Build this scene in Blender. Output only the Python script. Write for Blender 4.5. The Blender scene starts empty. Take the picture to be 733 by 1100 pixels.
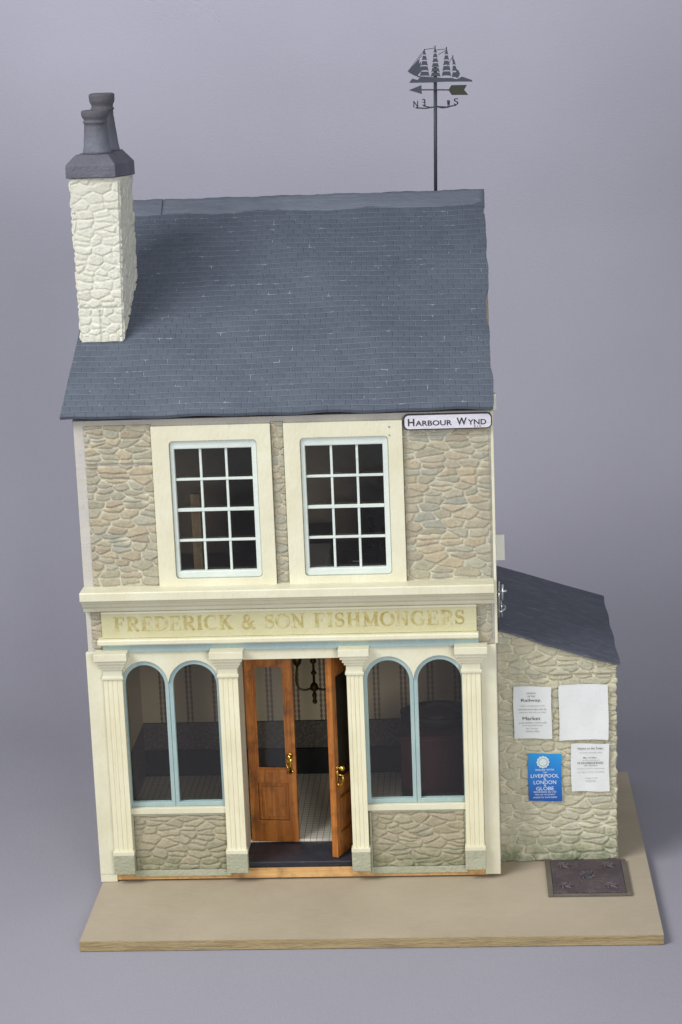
import bpy, math, random
import numpy as np
from mathutils import Vector, Matrix
random.seed(7); rng = np.random.RandomState(11)
S = 0.62                                   # one shop-front width, in metres: everything below is written in shop-front widths
scn = bpy.context.scene
COL = scn.collection

# ------------------------------------------------------------------ mesh helpers
class MB:
    def __init__(s): s.v = []; s.f = []
    def add(s, v, f):
        b = len(s.v); s.v += [tuple(map(float, p)) for p in v]; s.f += [tuple(b+i for i in q) for q in f]; return s
    def box(s, x0, x1, y0, y1, z0, z1):
        return s.add([(x0,y0,z0),(x1,y0,z0),(x1,y1,z0),(x0,y1,z0),(x0,y0,z1),(x1,y0,z1),(x1,y1,z1),(x0,y1,z1)],
                     [(3,2,1,0),(4,5,6,7),(0,1,5,4),(1,2,6,5),(2,3,7,6),(3,0,4,7)])
    def prism(s, pts, a, b, axis):
        """closed outline pts (2D), extruded from a to b along axis"""
        n = len(pts)
        def P(u, w, t): return {'x': (t,u,w), 'y': (u,t,w), 'z': (u,w,t)}[axis]
        v = [P(u,w,a) for u,w in pts] + [P(u,w,b) for u,w in pts]
        return s.add(v, [tuple(range(n)), tuple(range(2*n-1, n-1, -1))] + [(i, (i+1)%n, n+(i+1)%n, n+i) for i in range(n)])
    def ring(s, out, inn, y0, y1):
        """frame between two outlines (x,z) of equal count, from y0 (front) to y1"""
        n = len(out)
        v = [(x,y0,z) for x,z in out] + [(x,y0,z) for x,z in inn] + [(x,y1,z) for x,z in out] + [(x,y1,z) for x,z in inn]
        f = []
        for i in range(n):
            j = (i+1) % n
            f += [(i,j,n+j,n+i), (n+i,n+j,3*n+j,3*n+i), (2*n+i,2*n+j,j,i), (3*n+i,3*n+j,2*n+j,2*n+i)]
        return s.add(v, f)
    def tube(s, pts, r, n=10):
        pts = [Vector(p) for p in pts]; m = len(pts); rr = r if isinstance(r, (list, tuple)) else [r]*m; v = []
        for k, p in enumerate(pts):
            d = (pts[min(k+1, m-1)] - pts[max(k-1, 0)]).normalized()
            u = d.orthogonal().normalized() if abs(d.z) > .9 else d.cross(Vector((0,0,1))).normalized()
            w = d.cross(u)
            for i in range(n):
                a = 2*math.pi*i/n; v.append(p + (u*math.cos(a) + w*math.sin(a))*rr[k])
        f = [(k*n+i, k*n+(i+1)%n, (k+1)*n+(i+1)%n, (k+1)*n+i) for k in range(m-1) for i in range(n)]
        return s.add(v, f + [tuple(range(n-1,-1,-1)), tuple((m-1)*n+i for i in range(n))])
    def lathe(s, prof, c, n=32, sx=1, sy=1):
        v = [(c[0]+r*sx*math.cos(2*math.pi*i/n), c[1]+r*sy*math.sin(2*math.pi*i/n), c[2]+z) for r, z in prof for i in range(n)]
        m = len(prof)
        f = [(k*n+i, k*n+(i+1)%n, (k+1)*n+(i+1)%n, (k+1)*n+i) for k in range(m-1) for i in range(n)]
        return s.add(v, f + [tuple(range(n-1,-1,-1)), tuple((m-1)*n+i for i in range(n))])
    def cells(s, xs, zs, y0, y1, solid):
        """slab with openings: grid of cells, only outer faces kept"""
        nx, nz = len(xs)-1, len(zs)-1
        on = lambda i, k: 0 <= i < nx and 0 <= k < nz and solid((xs[i]+xs[i+1])/2, (zs[k]+zs[k+1])/2)
        for i in range(nx):
            for k in range(nz):
                if not on(i, k): continue
                a, b, c, d = xs[i], xs[i+1], zs[k], zs[k+1]
                v = [(a,y0,c),(b,y0,c),(b,y1,c),(a,y1,c),(a,y0,d),(b,y0,d),(b,y1,d),(a,y1,d)]
                f = [(0,1,5,4),(2,3,7,6)]
                if not on(i, k-1): f.append((3,2,1,0))
                if not on(i, k+1): f.append((4,5,6,7))
                if not on(i+1, k): f.append((1,2,6,5))
                if not on(i-1, k): f.append((3,0,4,7))
                s.add(v, f)
        return s
    def ribbon(s, pts, w, y0, y1):
        """flat stroke in the xz plane with thickness; w one width or one per point"""
        m = len(pts); ws = w if isinstance(w, (list, tuple)) else [w]*m; L = []; R = []
        for k in range(m):
            a = pts[max(k-1,0)]; b = pts[min(k+1,m-1)]; dx, dz = b[0]-a[0], b[1]-a[1]; l = math.hypot(dx,dz) or 1
            nx, nz = -dz/l*ws[k]/2, dx/l*ws[k]/2
            L.append((pts[k][0]+nx, pts[k][1]+nz)); R.append((pts[k][0]-nx, pts[k][1]-nz))
        n = m
        v = [(x,y0,z) for x,z in L] + [(x,y0,z) for x,z in R] + [(x,y1,z) for x,z in L] + [(x,y1,z) for x,z in R]
        f = []
        for k in range(n-1):
            f += [(k,n+k,n+k+1,k+1), (2*n+k,2*n+k+1,3*n+k+1,3*n+k), (k,k+1,2*n+k+1,2*n+k), (n+k,3*n+k,3*n+k+1,n+k+1)]
        f += [(0,2*n,3*n,n), (n-1,2*n-1,4*n-1,3*n-1)]
        return s.add(v, f)
    def build(s, name, mat, parent=None, bevel=0, smooth=False, uv=None, fix=True):
        me = bpy.data.meshes.new(name); me.from_pydata([(x*S,y*S,z*S) for x,y,z in s.v], [], s.f); me.update()
        if fix:
            import bmesh
            bm = bmesh.new(); bm.from_mesh(me); bmesh.ops.remove_doubles(bm, verts=bm.verts, dist=1e-6)
            bmesh.ops.recalc_face_normals(bm, faces=bm.faces); bm.to_mesh(me); bm.free()
        me.materials.append(mat)
        return link(name, me, parent, bevel, smooth)

def link(name, me, parent=None, bevel=0, smooth=False):
    o = bpy.data.objects.new(name, me); COL.objects.link(o)
    if parent:
        o.parent = parent
        w = Vector((0,0,0)); q = parent
        while q: w += q.location; q = q.parent
        me.transform(Matrix.Translation(-w))
    if smooth:
        for p in me.polygons: p.use_smooth = True
    if bevel:
        b = o.modifiers.new('bevel', 'BEVEL'); b.width = bevel*S; b.segments = 2; b.limit_method = 'ANGLE'; b.angle_limit = math.radians(35)
    return o
def thing(name, label, cat, loc=(0,0,0), group=None):
    o = bpy.data.objects.new(name, None); COL.objects.link(o); o.location = Vector(loc)*S; o.empty_display_size = .02
    return tag(o, label, cat, group)
def tag(o, label, cat, group=None):
    o['label'] = label; o['category'] = cat
    if group: o['group'] = group
    return o

# ------------------------------------------------------------------ materials
def lin(c): return tuple((x/12.92 if x <= .04045 else ((x+.055)/1.055)**2.4) for x in [v/255 for v in c]) + (1,)
class NT:
    def __init__(s, name):
        s.m = bpy.data.materials.new(name); s.m.use_nodes = True; s.t = s.m.node_tree
        s.b = s.t.nodes['Principled BSDF']; s.out = s.t.nodes['Material Output']
        tc = s.n('ShaderNodeTexCoord'); mp = s.n('ShaderNodeMapping'); mp.inputs['Scale'].default_value = (1/S,)*3
        s.l(tc.outputs['Object'], mp.inputs['Vector']); s.co = mp.outputs['Vector']; s.uv = tc.outputs['UV']
    def n(s, k): return s.t.nodes.new(k)
    def l(s, a, b): s.t.links.new(a, b)
    def put(s, v, sock):
        if hasattr(v, 'is_linked') or isinstance(v, bpy.types.NodeSocket): s.l(v, sock)
        else: sock.default_value = v
    def noise(s, scale, detail=4, rough=.55, co=None, stretch=None, dist=0):
        n = s.n('ShaderNodeTexNoise'); n.inputs['Scale'].default_value = scale; n.inputs['Detail'].default_value = detail
        n.inputs['Roughness'].default_value = rough; n.inputs['Distortion'].default_value = dist
        c = co or s.co
        if stretch:
            m = s.n('ShaderNodeMapping'); m.inputs['Scale'].default_value = stretch; s.l(c, m.inputs['Vector']); c = m.outputs['Vector']
        s.l(c, n.inputs['Vector']); return n.outputs['Fac']
    def ramp(s, fac, stops):
        r = s.n('ShaderNodeValToRGB'); e = r.color_ramp.elements
        while len(e) < len(stops): e.new(.5)
        for i, (p, c) in enumerate(stops):
            e[i].position = p; e[i].color = c if len(c) == 4 else lin(c)
        s.l(fac, r.inputs['Fac']); return r.outputs['Color']
    def step(s, fac, a, b, to0=0, to1=1):
        r = s.n('ShaderNodeMapRange'); r.inputs['From Min'].default_value = a; r.inputs['From Max'].default_value = b
        r.inputs['To Min'].default_value = to0; r.inputs['To Max'].default_value = to1; r.clamp = True
        s.l(fac, r.inputs['Value']); return r.outputs['Result']
    def math(s, op, a, b=0):
        m = s.n('ShaderNodeMath'); m.operation = op; s.put(a, m.inputs[0]); s.put(b, m.inputs[1]); return m.outputs[0]
    def mix(s, f, a, b, mode='MIX'):
        m = s.n('ShaderNodeMix'); m.data_type = 'RGBA'; m.blend_type = mode
        s.put(f, m.inputs[0]); s.put(a, m.inputs[6]); s.put(b, m.inputs[7]); return m.outputs[2]
    def bump(s, h, dist, strength=1, chain=None):
        b = s.n('ShaderNodeBump'); b.inputs['Distance'].default_value = dist*S; b.inputs['Strength'].default_value = strength
        s.l(h, b.inputs['Height'])
        if chain: s.l(chain, b.inputs['Normal'])
        return b.outputs['Normal']
    def fin(s, color, rough=.6, normal=None, **kw):
        s.put(color, s.b.inputs['Base Color']); s.put(rough, s.b.inputs['Roughness'])
        if normal: s.l(normal, s.b.inputs['Normal'])
        for k, v in kw.items(): s.b.inputs[k.replace('_', ' ')].default_value = v
        return s.m

def paint(name, c, c2=None, amt=.5, rough=.5, dirt=None, brush=(1,1,1), b=.0012):
    t = NT(name); c2 = c2 or tuple(int(x*.93) for x in c)
    base = t.mix(t.step(t.noise(9, 5, .6), .35, .68), lin(c), lin(c2))
    if dirt: base = t.mix(t.step(t.noise(38, 8, .75, stretch=brush), .56, .76, 0, amt), base, lin(dirt))
    n1 = t.bump(t.noise(160, 4, .6, stretch=brush), b)
    n2 = t.bump(t.noise(22, 4, .6, stretch=brush), b*2.0, chain=n1)
    return t.fin(base, t.step(t.noise(30), .3, .7, rough-.08, rough+.08), n2)

M = {}
M['cream'] = paint('cream_paint', (214,212,190), (205,201,175), .5, .45, dirt=(196,182,142), brush=(1,1,.35))
M['cream_fluted'] = paint('cream_fluted_paint', (224,220,192), (214,209,178), .6, .5, dirt=(186,170,135), brush=(3,3,.12))
M['fascia'] = paint('fascia_paint', (196,192,156), (188,183,142), .5, .42, dirt=(188,182,122))
M['white'] = paint('white_gloss', (226,226,214), (214,214,202), .4, .45, dirt=(170,165,150))
M['sash'] = paint('sash_grey_white', (208,216,210), (196,206,202), .4, .45, dirt=(150,156,150))
M['blue'] = paint('shop_blue_paint', (158,180,178), (146,168,170), .6, .45, dirt=(196,208,200), brush=(2,2,.6))
M['grey_strip'] = paint('bare_grey_wall', (178,175,172), (192,188,178), .6, .7, dirt=(150,146,140))
M['plinth'] = paint('plinth_grey_green', (158,160,138), (172,172,152), .7, .8, dirt=(118,128,100), brush=(1,1,1), b=.003)
M['board_edge'] = paint('board_edge', (152,134,98), (164,146,108), .7, .8, dirt=(110,100,78), brush=(.3,1,3), b=.003)
M['step'] = paint('black_step', (34,36,46), (48,50,60), .6, .45, dirt=(78,82,92))
M['brass'] = NT('brass').fin(lin((226,188,92)), .22, Metallic=1.0)
M['dark_brass'] = NT('dark_brass').fin(lin((96,78,48)), .4, Metallic=.9)
M['steel'] = NT('bright_steel').fin(lin((205,210,215)), .3, Metallic=.85)
M['hinge'] = paint('hinge_block_white', (214,214,204), (200,202,194), .4, .55)

def mk_board():
    t = NT('board_top'); 
    c = t.ramp(t.noise(3.2, 6, .6), [(.3,(158,146,126)),(.7,(174,162,143))])
    c = t.mix(t.step(t.noise(70, 5, .7, stretch=(.35,2,1)), .45, .75, 0, .35), c, lin((182,170,148)))
    sp = t.step(t.noise(48, 2, .5), .79, .82, 0, .8); c = t.mix(sp, c, lin((206,196,180)))
    sc = t.step(t.noise(6, 8, .85, stretch=(.3,5,1), dist=1.0), .66, .72, 0, .35); c = t.mix(sc, c, lin((184,172,156)))
    return t.fin(c, .75, t.bump(t.noise(300, 4, .7, stretch=(.5,2,1)), .0012))
M['board'] = mk_board()

def mk_stone(name, cols, mortar, moss=0, mixm=.75, rough=.75, soft=.25):
    t = NT(name); a = t.n('ShaderNodeAttribute'); a.attribute_name = 'stone'
    sp = t.n('ShaderNodeSeparateColor'); t.l(a.outputs['Color'], sp.inputs[0])
    c = t.ramp(sp.outputs[0], [(i/(len(cols)-1), q) for i, q in enumerate(cols)])
    c = t.mix(t.step(t.noise(55, 6, .7), .4, .75, 0, .45), c, lin(tuple(int(x*.86) for x in cols[0])))
    c = t.mix(t.step(t.noise(20, 5, .7), .5, .75, 0, .4), c, lin(tuple(min(255,int(x*1.08)) for x in cols[-1])))
    c = t.mix(t.step(sp.outputs[1], .12, .65, mixm, 0), c, lin(mortar))
    if moss:
        z = t.n('ShaderNodeSeparateXYZ'); t.l(t.co, z.inputs[0])
        lo = t.step(z.outputs[2], .012, moss, 1, 0)
        k = t.math('MULTIPLY', lo, t.step(t.noise(26, 6, .7), .36, .6))
        c = t.mix(t.math('MULTIPLY', k, .8), c, lin((98,116,78)))
    n = t.bump(t.noise(95, 7, .78), .0055); n = t.bump(t.noise(420, 3, .6), .001, chain=n)
    return t.fin(c, rough, n)
M['stone_front'] = mk_stone('moulded_stone_front', [(166,162,140),(182,177,155),(168,168,154),(192,178,150),(184,182,164),(172,160,138),(200,186,158)], (212,208,188), mixm=.82)
M['stone_low'] = mk_stone('moulded_stone_low', [(168,160,134),(180,170,146),(162,158,134)], (186,178,156), moss=.1)
M['stone_shed'] = mk_stone('moulded_stone_shed', [(192,188,162),(204,200,174),(196,195,174),(210,202,174)], (230,226,202), moss=.09)
M['stone_chimney'] = mk_stone('moulded_stone_chimney', [(232,231,216),(238,237,224),(229,228,210)], (240,240,228), mixm=.5)

def mk_slate(name, joints=True, c0=(70,80,96), c1=(84,94,110)):
    t = NT(name)
    c = t.ramp(t.noise(6, 6, .65), [(.3, c0), (.7, c1)])
    c = t.mix(t.step(t.noise(60, 6, .75, stretch=(.4,1.2,1)), .5, .8, 0, .4), c, lin((104,114,128)))
    if joints:
        mp = t.n('ShaderNodeMapping'); mp.inputs['Scale'].default_value = (1,1,1); t.l(t.uv, mp.inputs['Vector'])
        wob = t.n('ShaderNodeVectorMath'); wob.operation = 'ADD'
        nz = t.n('ShaderNodeTexNoise'); nz.inputs['Scale'].default_value = 14; t.l(mp.outputs[0], nz.inputs['Vector'])
        ms = t.n('ShaderNodeVectorMath'); ms.operation = 'SCALE'; ms.inputs[3].default_value = .006; t.l(nz.outputs['Color'], ms.inputs[0])
        t.l(mp.outputs[0], wob.inputs[0]); t.l(ms.outputs[0], wob.inputs[1])
        sepuv = t.n('ShaderNodeSeparateXYZ'); t.l(wob.outputs[0], sepuv.inputs[0])
        def brick(mortar, smooth):
            b = t.n('ShaderNodeTexBrick'); b.offset = .5; b.squash = 1; b.inputs['Scale'].default_value = 1
            b.inputs['Brick Width'].default_value = .0275; b.inputs['Row Height'].default_value = .0205
            b.inputs['Mortar Size'].default_value = mortar; b.inputs['Mortar Smooth'].default_value = smooth
            b.inputs['Bias'].default_value = 0
            b.inputs['Color1'].default_value = (0,0,0,1); b.inputs['Color2'].default_value = (1,1,1,1); b.inputs['Mortar'].default_value = (.5,.5,.5,1)
            t.l(wob.outputs[0], b.inputs['Vector']); return b
        b = brick(.0011, .6)
        c = t.mix(.14, c, t.mix(b.outputs['Color'], lin((66,76,92)), lin((102,112,128))))
        worn = t.step(t.noise(5, 5, .7, co=mp.outputs[0]), .38, .66, .05, .38)
        c = t.mix(t.math('MULTIPLY', b.outputs['Fac'], worn), c, lin((136,144,156)))
        rows = t.math('ABSOLUTE', t.math('SINE', t.math('MULTIPLY', sepuv.outputs[1], math.pi/.0205)))
        c = t.mix(t.math('MULTIPLY', t.step(rows, .35, .0), t.step(t.noise(9, 5, .7, co=mp.outputs[0], stretch=(.5,2,1)), .35, .65, .12, .45)), c, lin((126,136,150)))
        spk = t.math('MULTIPLY', b.outputs['Fac'], t.step(t.noise(34, 3, .6, co=mp.outputs[0]), .60, .68, 0, .6))
        c = t.mix(spk, c, lin((196,200,206)))
        b2 = brick(.0022, 1)
        inv = t.math('SUBTRACT', 1, b2.outputs['Fac'])
        n = t.bump(inv, .0016, .9); n = t.bump(t.noise(140, 5, .7), .0016, chain=n)
    else:
        c = t.mix(t.step(t.noise(26, 7, .75, stretch=(.25,3,3), dist=.6), .5, .68, 0, .55), c, lin((118,130,146)))
        n = t.bump(t.noise(40, 6, .7, stretch=(.4,1,1)), .006)
    return t.fin(c, .62, n)
M['slate'] = mk_slate('roof_slate_card', True, (72,80,94), (86,94,108))
M['slate_ridge'] = mk_slate('ridge_strip', False, (92,98,112), (106,112,126))
M['slate_shed'] = mk_slate('shed_felt', False, (68,72,84), (80,84,96))
M['cap'] = paint('chimney_cap_lead', (93,94,106), (107,108,121), .6, .7, dirt=(72,71,78), b=.003)
def mk_pot():
    t = NT('chimney_pot_soot'); 
    z = t.n('ShaderNodeSeparateXYZ'); t.l(t.co, z.inputs[0])
    k = t.math('ADD', z.outputs[2], t.math('MULTIPLY', t.noise(24, 5, .7), .05))
    c = t.mix(t.step(k, 1.80+.03, 1.90+.01), lin((116,120,134)), lin((94,93,101)))
    c = t.mix(t.step(t.noise(34, 6, .75), .5, .72, 0, .6), c, lin((86,82,82)))
    return t.fin(c, .7, t.bump(t.noise(110, 5, .7), .003))
M['pot'] = mk_pot()

def mk_wood(name, a, b, c3, vert=True, rough=.32):
    t = NT(name); st = (6,6,.45) if vert else (.45,6,6)
    f = t.noise(7, 8, .65, stretch=st, dist=1.6)
    c = t.ramp(f, [(.32, a), (.5, b), (.66, c3)])
    c = t.mix(t.step(t.noise(24, 6, .7), .48, .68, 0, .7), c, lin(tuple(int(x*.66) for x in a)))
    return t.fin(c, rough, t.bump(t.noise(60, 5, .6, stretch=st), .0012), Coat_Weight=.35, Coat_Roughness=.25)
M['door'] = mk_wood('varnished_oak', (128,72,24), (160,96,36), (184,120,50))
M['pine'] = mk_wood('pine_strip', (186,140,84), (202,158,100), (212,172,116), False, .55)
M['post'] = mk_wood('pale_post', (168,148,118), (180,160,128), (190,170,138))
M['dark_wood'] = mk_wood('dark_furniture', (34,24,20), (46,32,26), (54,38,30))

def mk_glass():
    t = NT('window_glass'); nt = t.t
    tr = t.n('ShaderNodeBsdfTransparent'); tr.inputs[0].default_value = (.82,.81,.79,1)
    gl = t.n('ShaderNodeBsdfGlossy'); gl.inputs['Roughness'].default_value = .12; gl.inputs[0].default_value = (1,1,1,1)
    t.l(t.bump(t.noise(6, 3, .5), .002), gl.inputs['Normal'])
    fr = t.n('ShaderNodeFresnel'); fr.inputs[0].default_value = 1.48
    mx = t.n('ShaderNodeMixShader'); t.l(fr.outputs[0], mx.inputs[0]); t.l(tr.outputs[0], mx.inputs[1]); t.l(gl.outputs[0], mx.inputs[2])
    t.l(mx.outputs[0], t.out.inputs[0]); return t.m
M['glass'] = mk_glass()

def mk_wallpaper():
    t = NT('striped_wallpaper'); z = t.n('ShaderNodeSeparateXYZ'); t.l(t.co, z.inputs[0])
    x = t.math('DIVIDE', z.outputs[0], .074)
    fr = t.math('FRACT', x)
    d1 = t.math('ABSOLUTE', t.math('SUBTRACT', fr, .30)); d2 = t.math('ABSOLUTE', t.math('SUBTRACT', fr, .46))
    d = t.math('MINIMUM', d1, d2)
    beads = t.math('ABSOLUTE', t.math('SINE', t.math('MULTIPLY', z.outputs[2], 210)))
    w = t.math('ADD', .022, t.math('MULTIPLY', beads, .028))
    line = t.math('LESS_THAN', d, w)
    c = t.mix(t.noise(12, 4), lin((214,202,172)), lin((226,214,184)))
    c = t.mix(t.math('MULTIPLY', line, .75), c, lin((96,62,50)))
    return t.fin(c, .8)
M['wallpaper'] = mk_wallpaper()
def mk_dado():
    t = NT('patterned_dado'); w = t.n('ShaderNodeTexVoronoi'); w.inputs['Scale'].default_value = 130; t.l(t.co, w.inputs['Vector'])
    c = t.mix(t.step(w.outputs['Distance'], .2, .6), lin((124,118,110)), lin((98,92,86)))
    return t.fin(c, .6)
M['dado'] = mk_dado()
def mk_tiles():
    t = NT('floor_tiles'); b = t.n('ShaderNodeTexBrick'); b.offset = 0; t.l(t.co, b.inputs['Vector'])
    b.inputs['Scale'].default_value = 1; b.inputs['Brick Width'].default_value = .016; b.inputs['Row Height'].default_value = .016; b.inputs['Mortar Size'].default_value = .0008
    b.inputs['Color1'].default_value = lin((232,228,214)); b.inputs['Color2'].default_value = lin((238,234,220)); b.inputs['Mortar'].default_value = lin((150,148,140))
    return t.fin(b.outputs['Color'], .4)
M['tiles'] = mk_tiles()
M['skirting'] = paint('black_skirting', (26,26,30), (34,34,38), .3, .5)
M['dark_wall'] = paint('upstairs_wall', (168,156,142), (150,140,126), .3, .8)
M['ceiling'] = paint('inner_ceiling', (150,146,138), (140,136,128), .3, .8)
M['carcass'] = paint('carcass_ply', (186,180,164), (172,166,150), .5, .7, dirt=(140,130,110))
M['maroon'] = paint('maroon_cloth', (84,50,52), (72,42,46), .4, .8)
M['near_black'] = paint('near_black', (26,23,24), (34,30,30), .4, .6)
def mk_gold():
    t = NT('gold_lettering'); c = t.ramp(t.noise(34, 7, .8), [(.34,(150,134,72)),(.47,(172,158,98)),(.56,(190,183,136)),(.64,(198,193,154))])
    return t.fin(c, .4)
M['gold'] = mk_gold()
M['sign_face'] = paint('sign_face_white', (206,204,214), (196,194,206), .3, .4)
M['ink'] = NT('black_ink').fin(lin((28,26,30)), .5)
M['pale_ink'] = NT('grey_ink').fin(lin((132,130,134)), .6)
M['white_ink'] = NT('white_ink').fin(lin((222,232,240)), .5)
M['paper'] = paint('white_paper', (218,221,220), (210,214,214), .2, .75, b=.0007)
def mk_bluecard():
    t = NT('blue_poster_card'); z = t.n('ShaderNodeSeparateXYZ'); t.l(t.co, z.inputs[0])
    c = t.ramp(t.step(z.outputs[2], .165, .29), [(0,(28,82,160)),(.55,(30,116,196)),(1,(36,146,214))])
    return t.fin(c, .4)
M['bluecard'] = mk_bluecard()
M['iron'] = paint('cast_iron', (66,58,66), (84,72,76), .6, .5, dirt=(112,100,98), b=.004)
M['orn'] = paint('worn_iron', (78,70,76), (94,84,88), .6, .5, dirt=(128,116,112), b=.003)
M['iron_frame'] = paint('hatch_frame', (100,94,84), (86,80,72), .6, .6, dirt=(80,76,66))
M['vane'] = NT('grey_metal_vane').fin(lin((72,77,88)), .5, Metallic=.35)
M['vane_dark'] = NT('dark_vane_metal').fin(lin((66,72,80)), .45, Metallic=.4)
M['fletch'] = NT('dark_green_fletching').fin(lin((52,56,44)), .45, Metallic=.3)

# ------------------------------------------------------------------ moulded stone sheets: real relief
def stone_sheet(name, mat, quad, normal, parent, h=.0205, w=.052, step=.0023, relief=.0056, thick=.006, seed=1, seams=(), vseams=(), gap=.23, ragged=0):
    """quad: bl, br, tr, tl corners; relief grows along normal"""
    r = np.random.RandomState(seed); q = [np.array(p, float) for p in quad]; N = np.array(normal, float); N /= np.linalg.norm(N)
    W = max(np.linalg.norm(q[1]-q[0]), np.linalg.norm(q[2]-q[3])); H = max(np.linalg.norm(q[3]-q[0]), np.linalg.norm(q[2]-q[1]))
    nu = max(6, int(W/step)); nv = max(6, int(H/step))
    A = (q[1]-q[0])/np.linalg.norm(q[1]-q[0]); B = np.cross(N, A); B = B if np.dot(B, q[3]-q[0]) > 0 else -B
    u, v = np.meshgrid(np.linspace(0,1,nu+1), np.linspace(0,1,nv+1)); u = u.ravel()[:,None]; v = v.ravel()[:,None]
    P = (1-u)*(1-v)*q[0] + u*(1-v)*q[1] + u*v*q[2] + (1-u)*v*q[3]
    X = (P-q[0]) @ A; Y = (P-q[0]) @ B
    seeds = []; y = -h
    while y < H+2*h:
        rh = h*r.uniform(.7, 1.25); x = -w*r.uniform(0,1)
        while x < W+w:
            ww = w*r.uniform(.45,1.5)
            if r.rand() < .18: seeds += [(x+ww/2, y+rh*.25), (x+ww/2+r.uniform(-.2,.2)*ww, y+rh*.8)]
            else: seeds.append((x+ww/2, y+rh/2+r.uniform(-.28,.28)*rh))
            x += ww
        y += rh
    sd = np.array(seeds); asp = h/w*1.15
    wx = X + .003*np.sin(Y*120+seed) + .003*np.sin(X*60+Y*40); wy = Y + .0018*np.sin(X*48+seed*2+Y*30) + .0008*np.sin(X*150-Y*90)
    best = np.full(len(X), 9.); sec = best.copy(); idx = np.zeros(len(X), int)
    for k, (sx, sy) in enumerate(sd):
        d = np.sqrt(((wx-sx)*asp)**2 + (wy-sy)**2)
        n1 = d < best; sec = np.where(n1, best, np.minimum(sec, d)); idx[n1] = k; best = np.where(n1, d, best)
    e = np.clip((sec-best)/(h*gap), 0, 1); sm = e*e*(3-2*e)
    rn = r.rand(len(sd)); rt = r.uniform(-1,1,(len(sd),2))
    hgt = sm*(.62+.38*rn[idx]) + sm*.42*(((X-sd[idx,0])/w)*rt[idx,0] + ((Y-sd[idx,1])/h)*rt[idx,1])
    hgt += .10*np.sin(X*310+3*np.sin(Y*200))*np.sin(Y*340+2*np.sin(X*180))*sm
    for s_, hw in seams:
        ins = np.abs(Y-s_) < hw; hgt[ins] = np.minimum(hgt[ins], -.45)
    for s_, y0, y1, hw in vseams:
        ins = (np.abs(X-s_) < hw) & (Y > y0) & (Y < y1); hgt[ins] = -.4
    P = P + np.outer(hgt*relief, N)
    if ragged:
        U = u.ravel(); V = v.ravel()
        k = ragged*np.sin(Y*210+seed)*np.cos(Y*77+1)
        P += np.outer(np.where(U > .999, k, 0), A)
    # skirt
    nn = len(P); border = [j for j in range(nu+1)] + [i*(nu+1)+nu for i in range(1,nv+1)] + [nv*(nu+1)+j for j in range(nu-1,-1,-1)] + [i*(nu+1) for i in range(nv-1,0,-1)]
    base = P[border].copy(); base -= np.outer(((base-q[0]) @ N)+thick, N)
    allP = np.vstack([P, base])
    faces = [(i*(nu+1)+j, i*(nu+1)+j+1, (i+1)*(nu+1)+j+1, (i+1)*(nu+1)+j) for i in range(nv) for j in range(nu)]
    nb = len(border); faces += [(border[k], nn+k, nn+(k+1)%nb, border[(k+1)%nb]) for k in range(nb)]
    faces.append(tuple(nn+k for k in range(nb)))
    if np.dot(np.cross(q[1]-q[0], q[3]-q[0]), N) < 0: faces = [f[::-1] for f in faces]
    me = bpy.data.meshes.new(name); me.from_pydata([tuple(p) for p in allP*S], [], faces); me.update()
    at = me.color_attributes.new('stone', 'FLOAT_COLOR', 'POINT')
    colr = np.ones((len(allP), 4)); colr[:nn,0] = rn[idx]; colr[:nn,1] = sm; colr[:nn,2] = r.rand(len(sd))[idx]; colr[nn:,:2] = (.3,.8)
    at.data.foreach_set('color', colr.ravel()); me.materials.append(mat)
    o = link(name, me, parent, 0, False)
    for p in me.polygons: p.use_smooth = len(p.vertices) == 4 and p.index < nu*nv
    return o

# ------------------------------------------------------------------ outlines
def rrect(x0, x1, z0, z1, r, n=6):
    out = []
    for cx, cz, a0 in ((x1-r,z1-r,0),(x0+r,z1-r,90),(x0+r,z0+r,180),(x1-r,z0+r,270)):
        for k in range(n+1):
            a = math.radians(a0+90*k/n); out.append((cx+r*math.cos(a), cz+r*math.sin(a)))
    return out
def arch(x0, x1, z0, zs, zt, n=24):
    cx = (x0+x1)/2; rx = (x1-x0)/2; rz = zt-zs
    return [(x1, z0)] + [(cx+rx*math.cos(math.pi*k/n), zs+rz*math.sin(math.pi*k/n)) for k in range(n+1)] + [(x0, z0)]
def text(name, body, mat, x0, x1, zc, h, y, parent, thick=.0008, offset=0, ry=0):
    cu = bpy.data.curves.new(name, 'FONT'); cu.body = body; cu.size = 1; cu.extrude = 0; cu.offset = offset; cu.resolution_u = 3
    tmp = bpy.data.objects.new('tmp', cu); COL.objects.link(tmp); bpy.context.view_layer.update()
    me = bpy.data.meshes.new_from_object(tmp.evaluated_get(bpy.context.evaluated_depsgraph_get())); bpy.data.objects.remove(tmp); bpy.data.curves.remove(cu)
    vs = np.array([v.co[:] for v in me.vertices]); mn, mx = vs.min(0), vs.max(0)
    sx = (x1-x0)/(mx[0]-mn[0]); sz = h/(mx[1]-mn[1]) if h else sx
    for v in me.vertices:
        a = (v.co.x-mn[0])*sx + x0; b = (v.co.y-(mn[1]+mx[1])/2)*sz + zc
        v.co = (a*S, y*S, b*S)
    me.materials.clear(); me.materials.append(mat); me.update()
    o = link(name, me, parent)
    return o
def join(name, objs):
    """several lettering meshes into one mesh object"""
    vs = []; fs = []; mat = objs[0].data.materials[0]; par = objs[0].parent
    for o in objs:
        b = len(vs); vs += [v.co[:] for v in o.data.vertices]; fs += [tuple(b+i for i in p.vertices) for p in o.data.polygons]
    me = bpy.data.meshes.new(name); me.from_pydata(vs, [], fs); me.materials.append(mat)
    for o in objs: d = o.data; bpy.data.objects.remove(o); bpy.data.meshes.remove(d)
    n = bpy.data.objects.new(name, me); COL.objects.link(n); n.parent = par; return n

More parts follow.
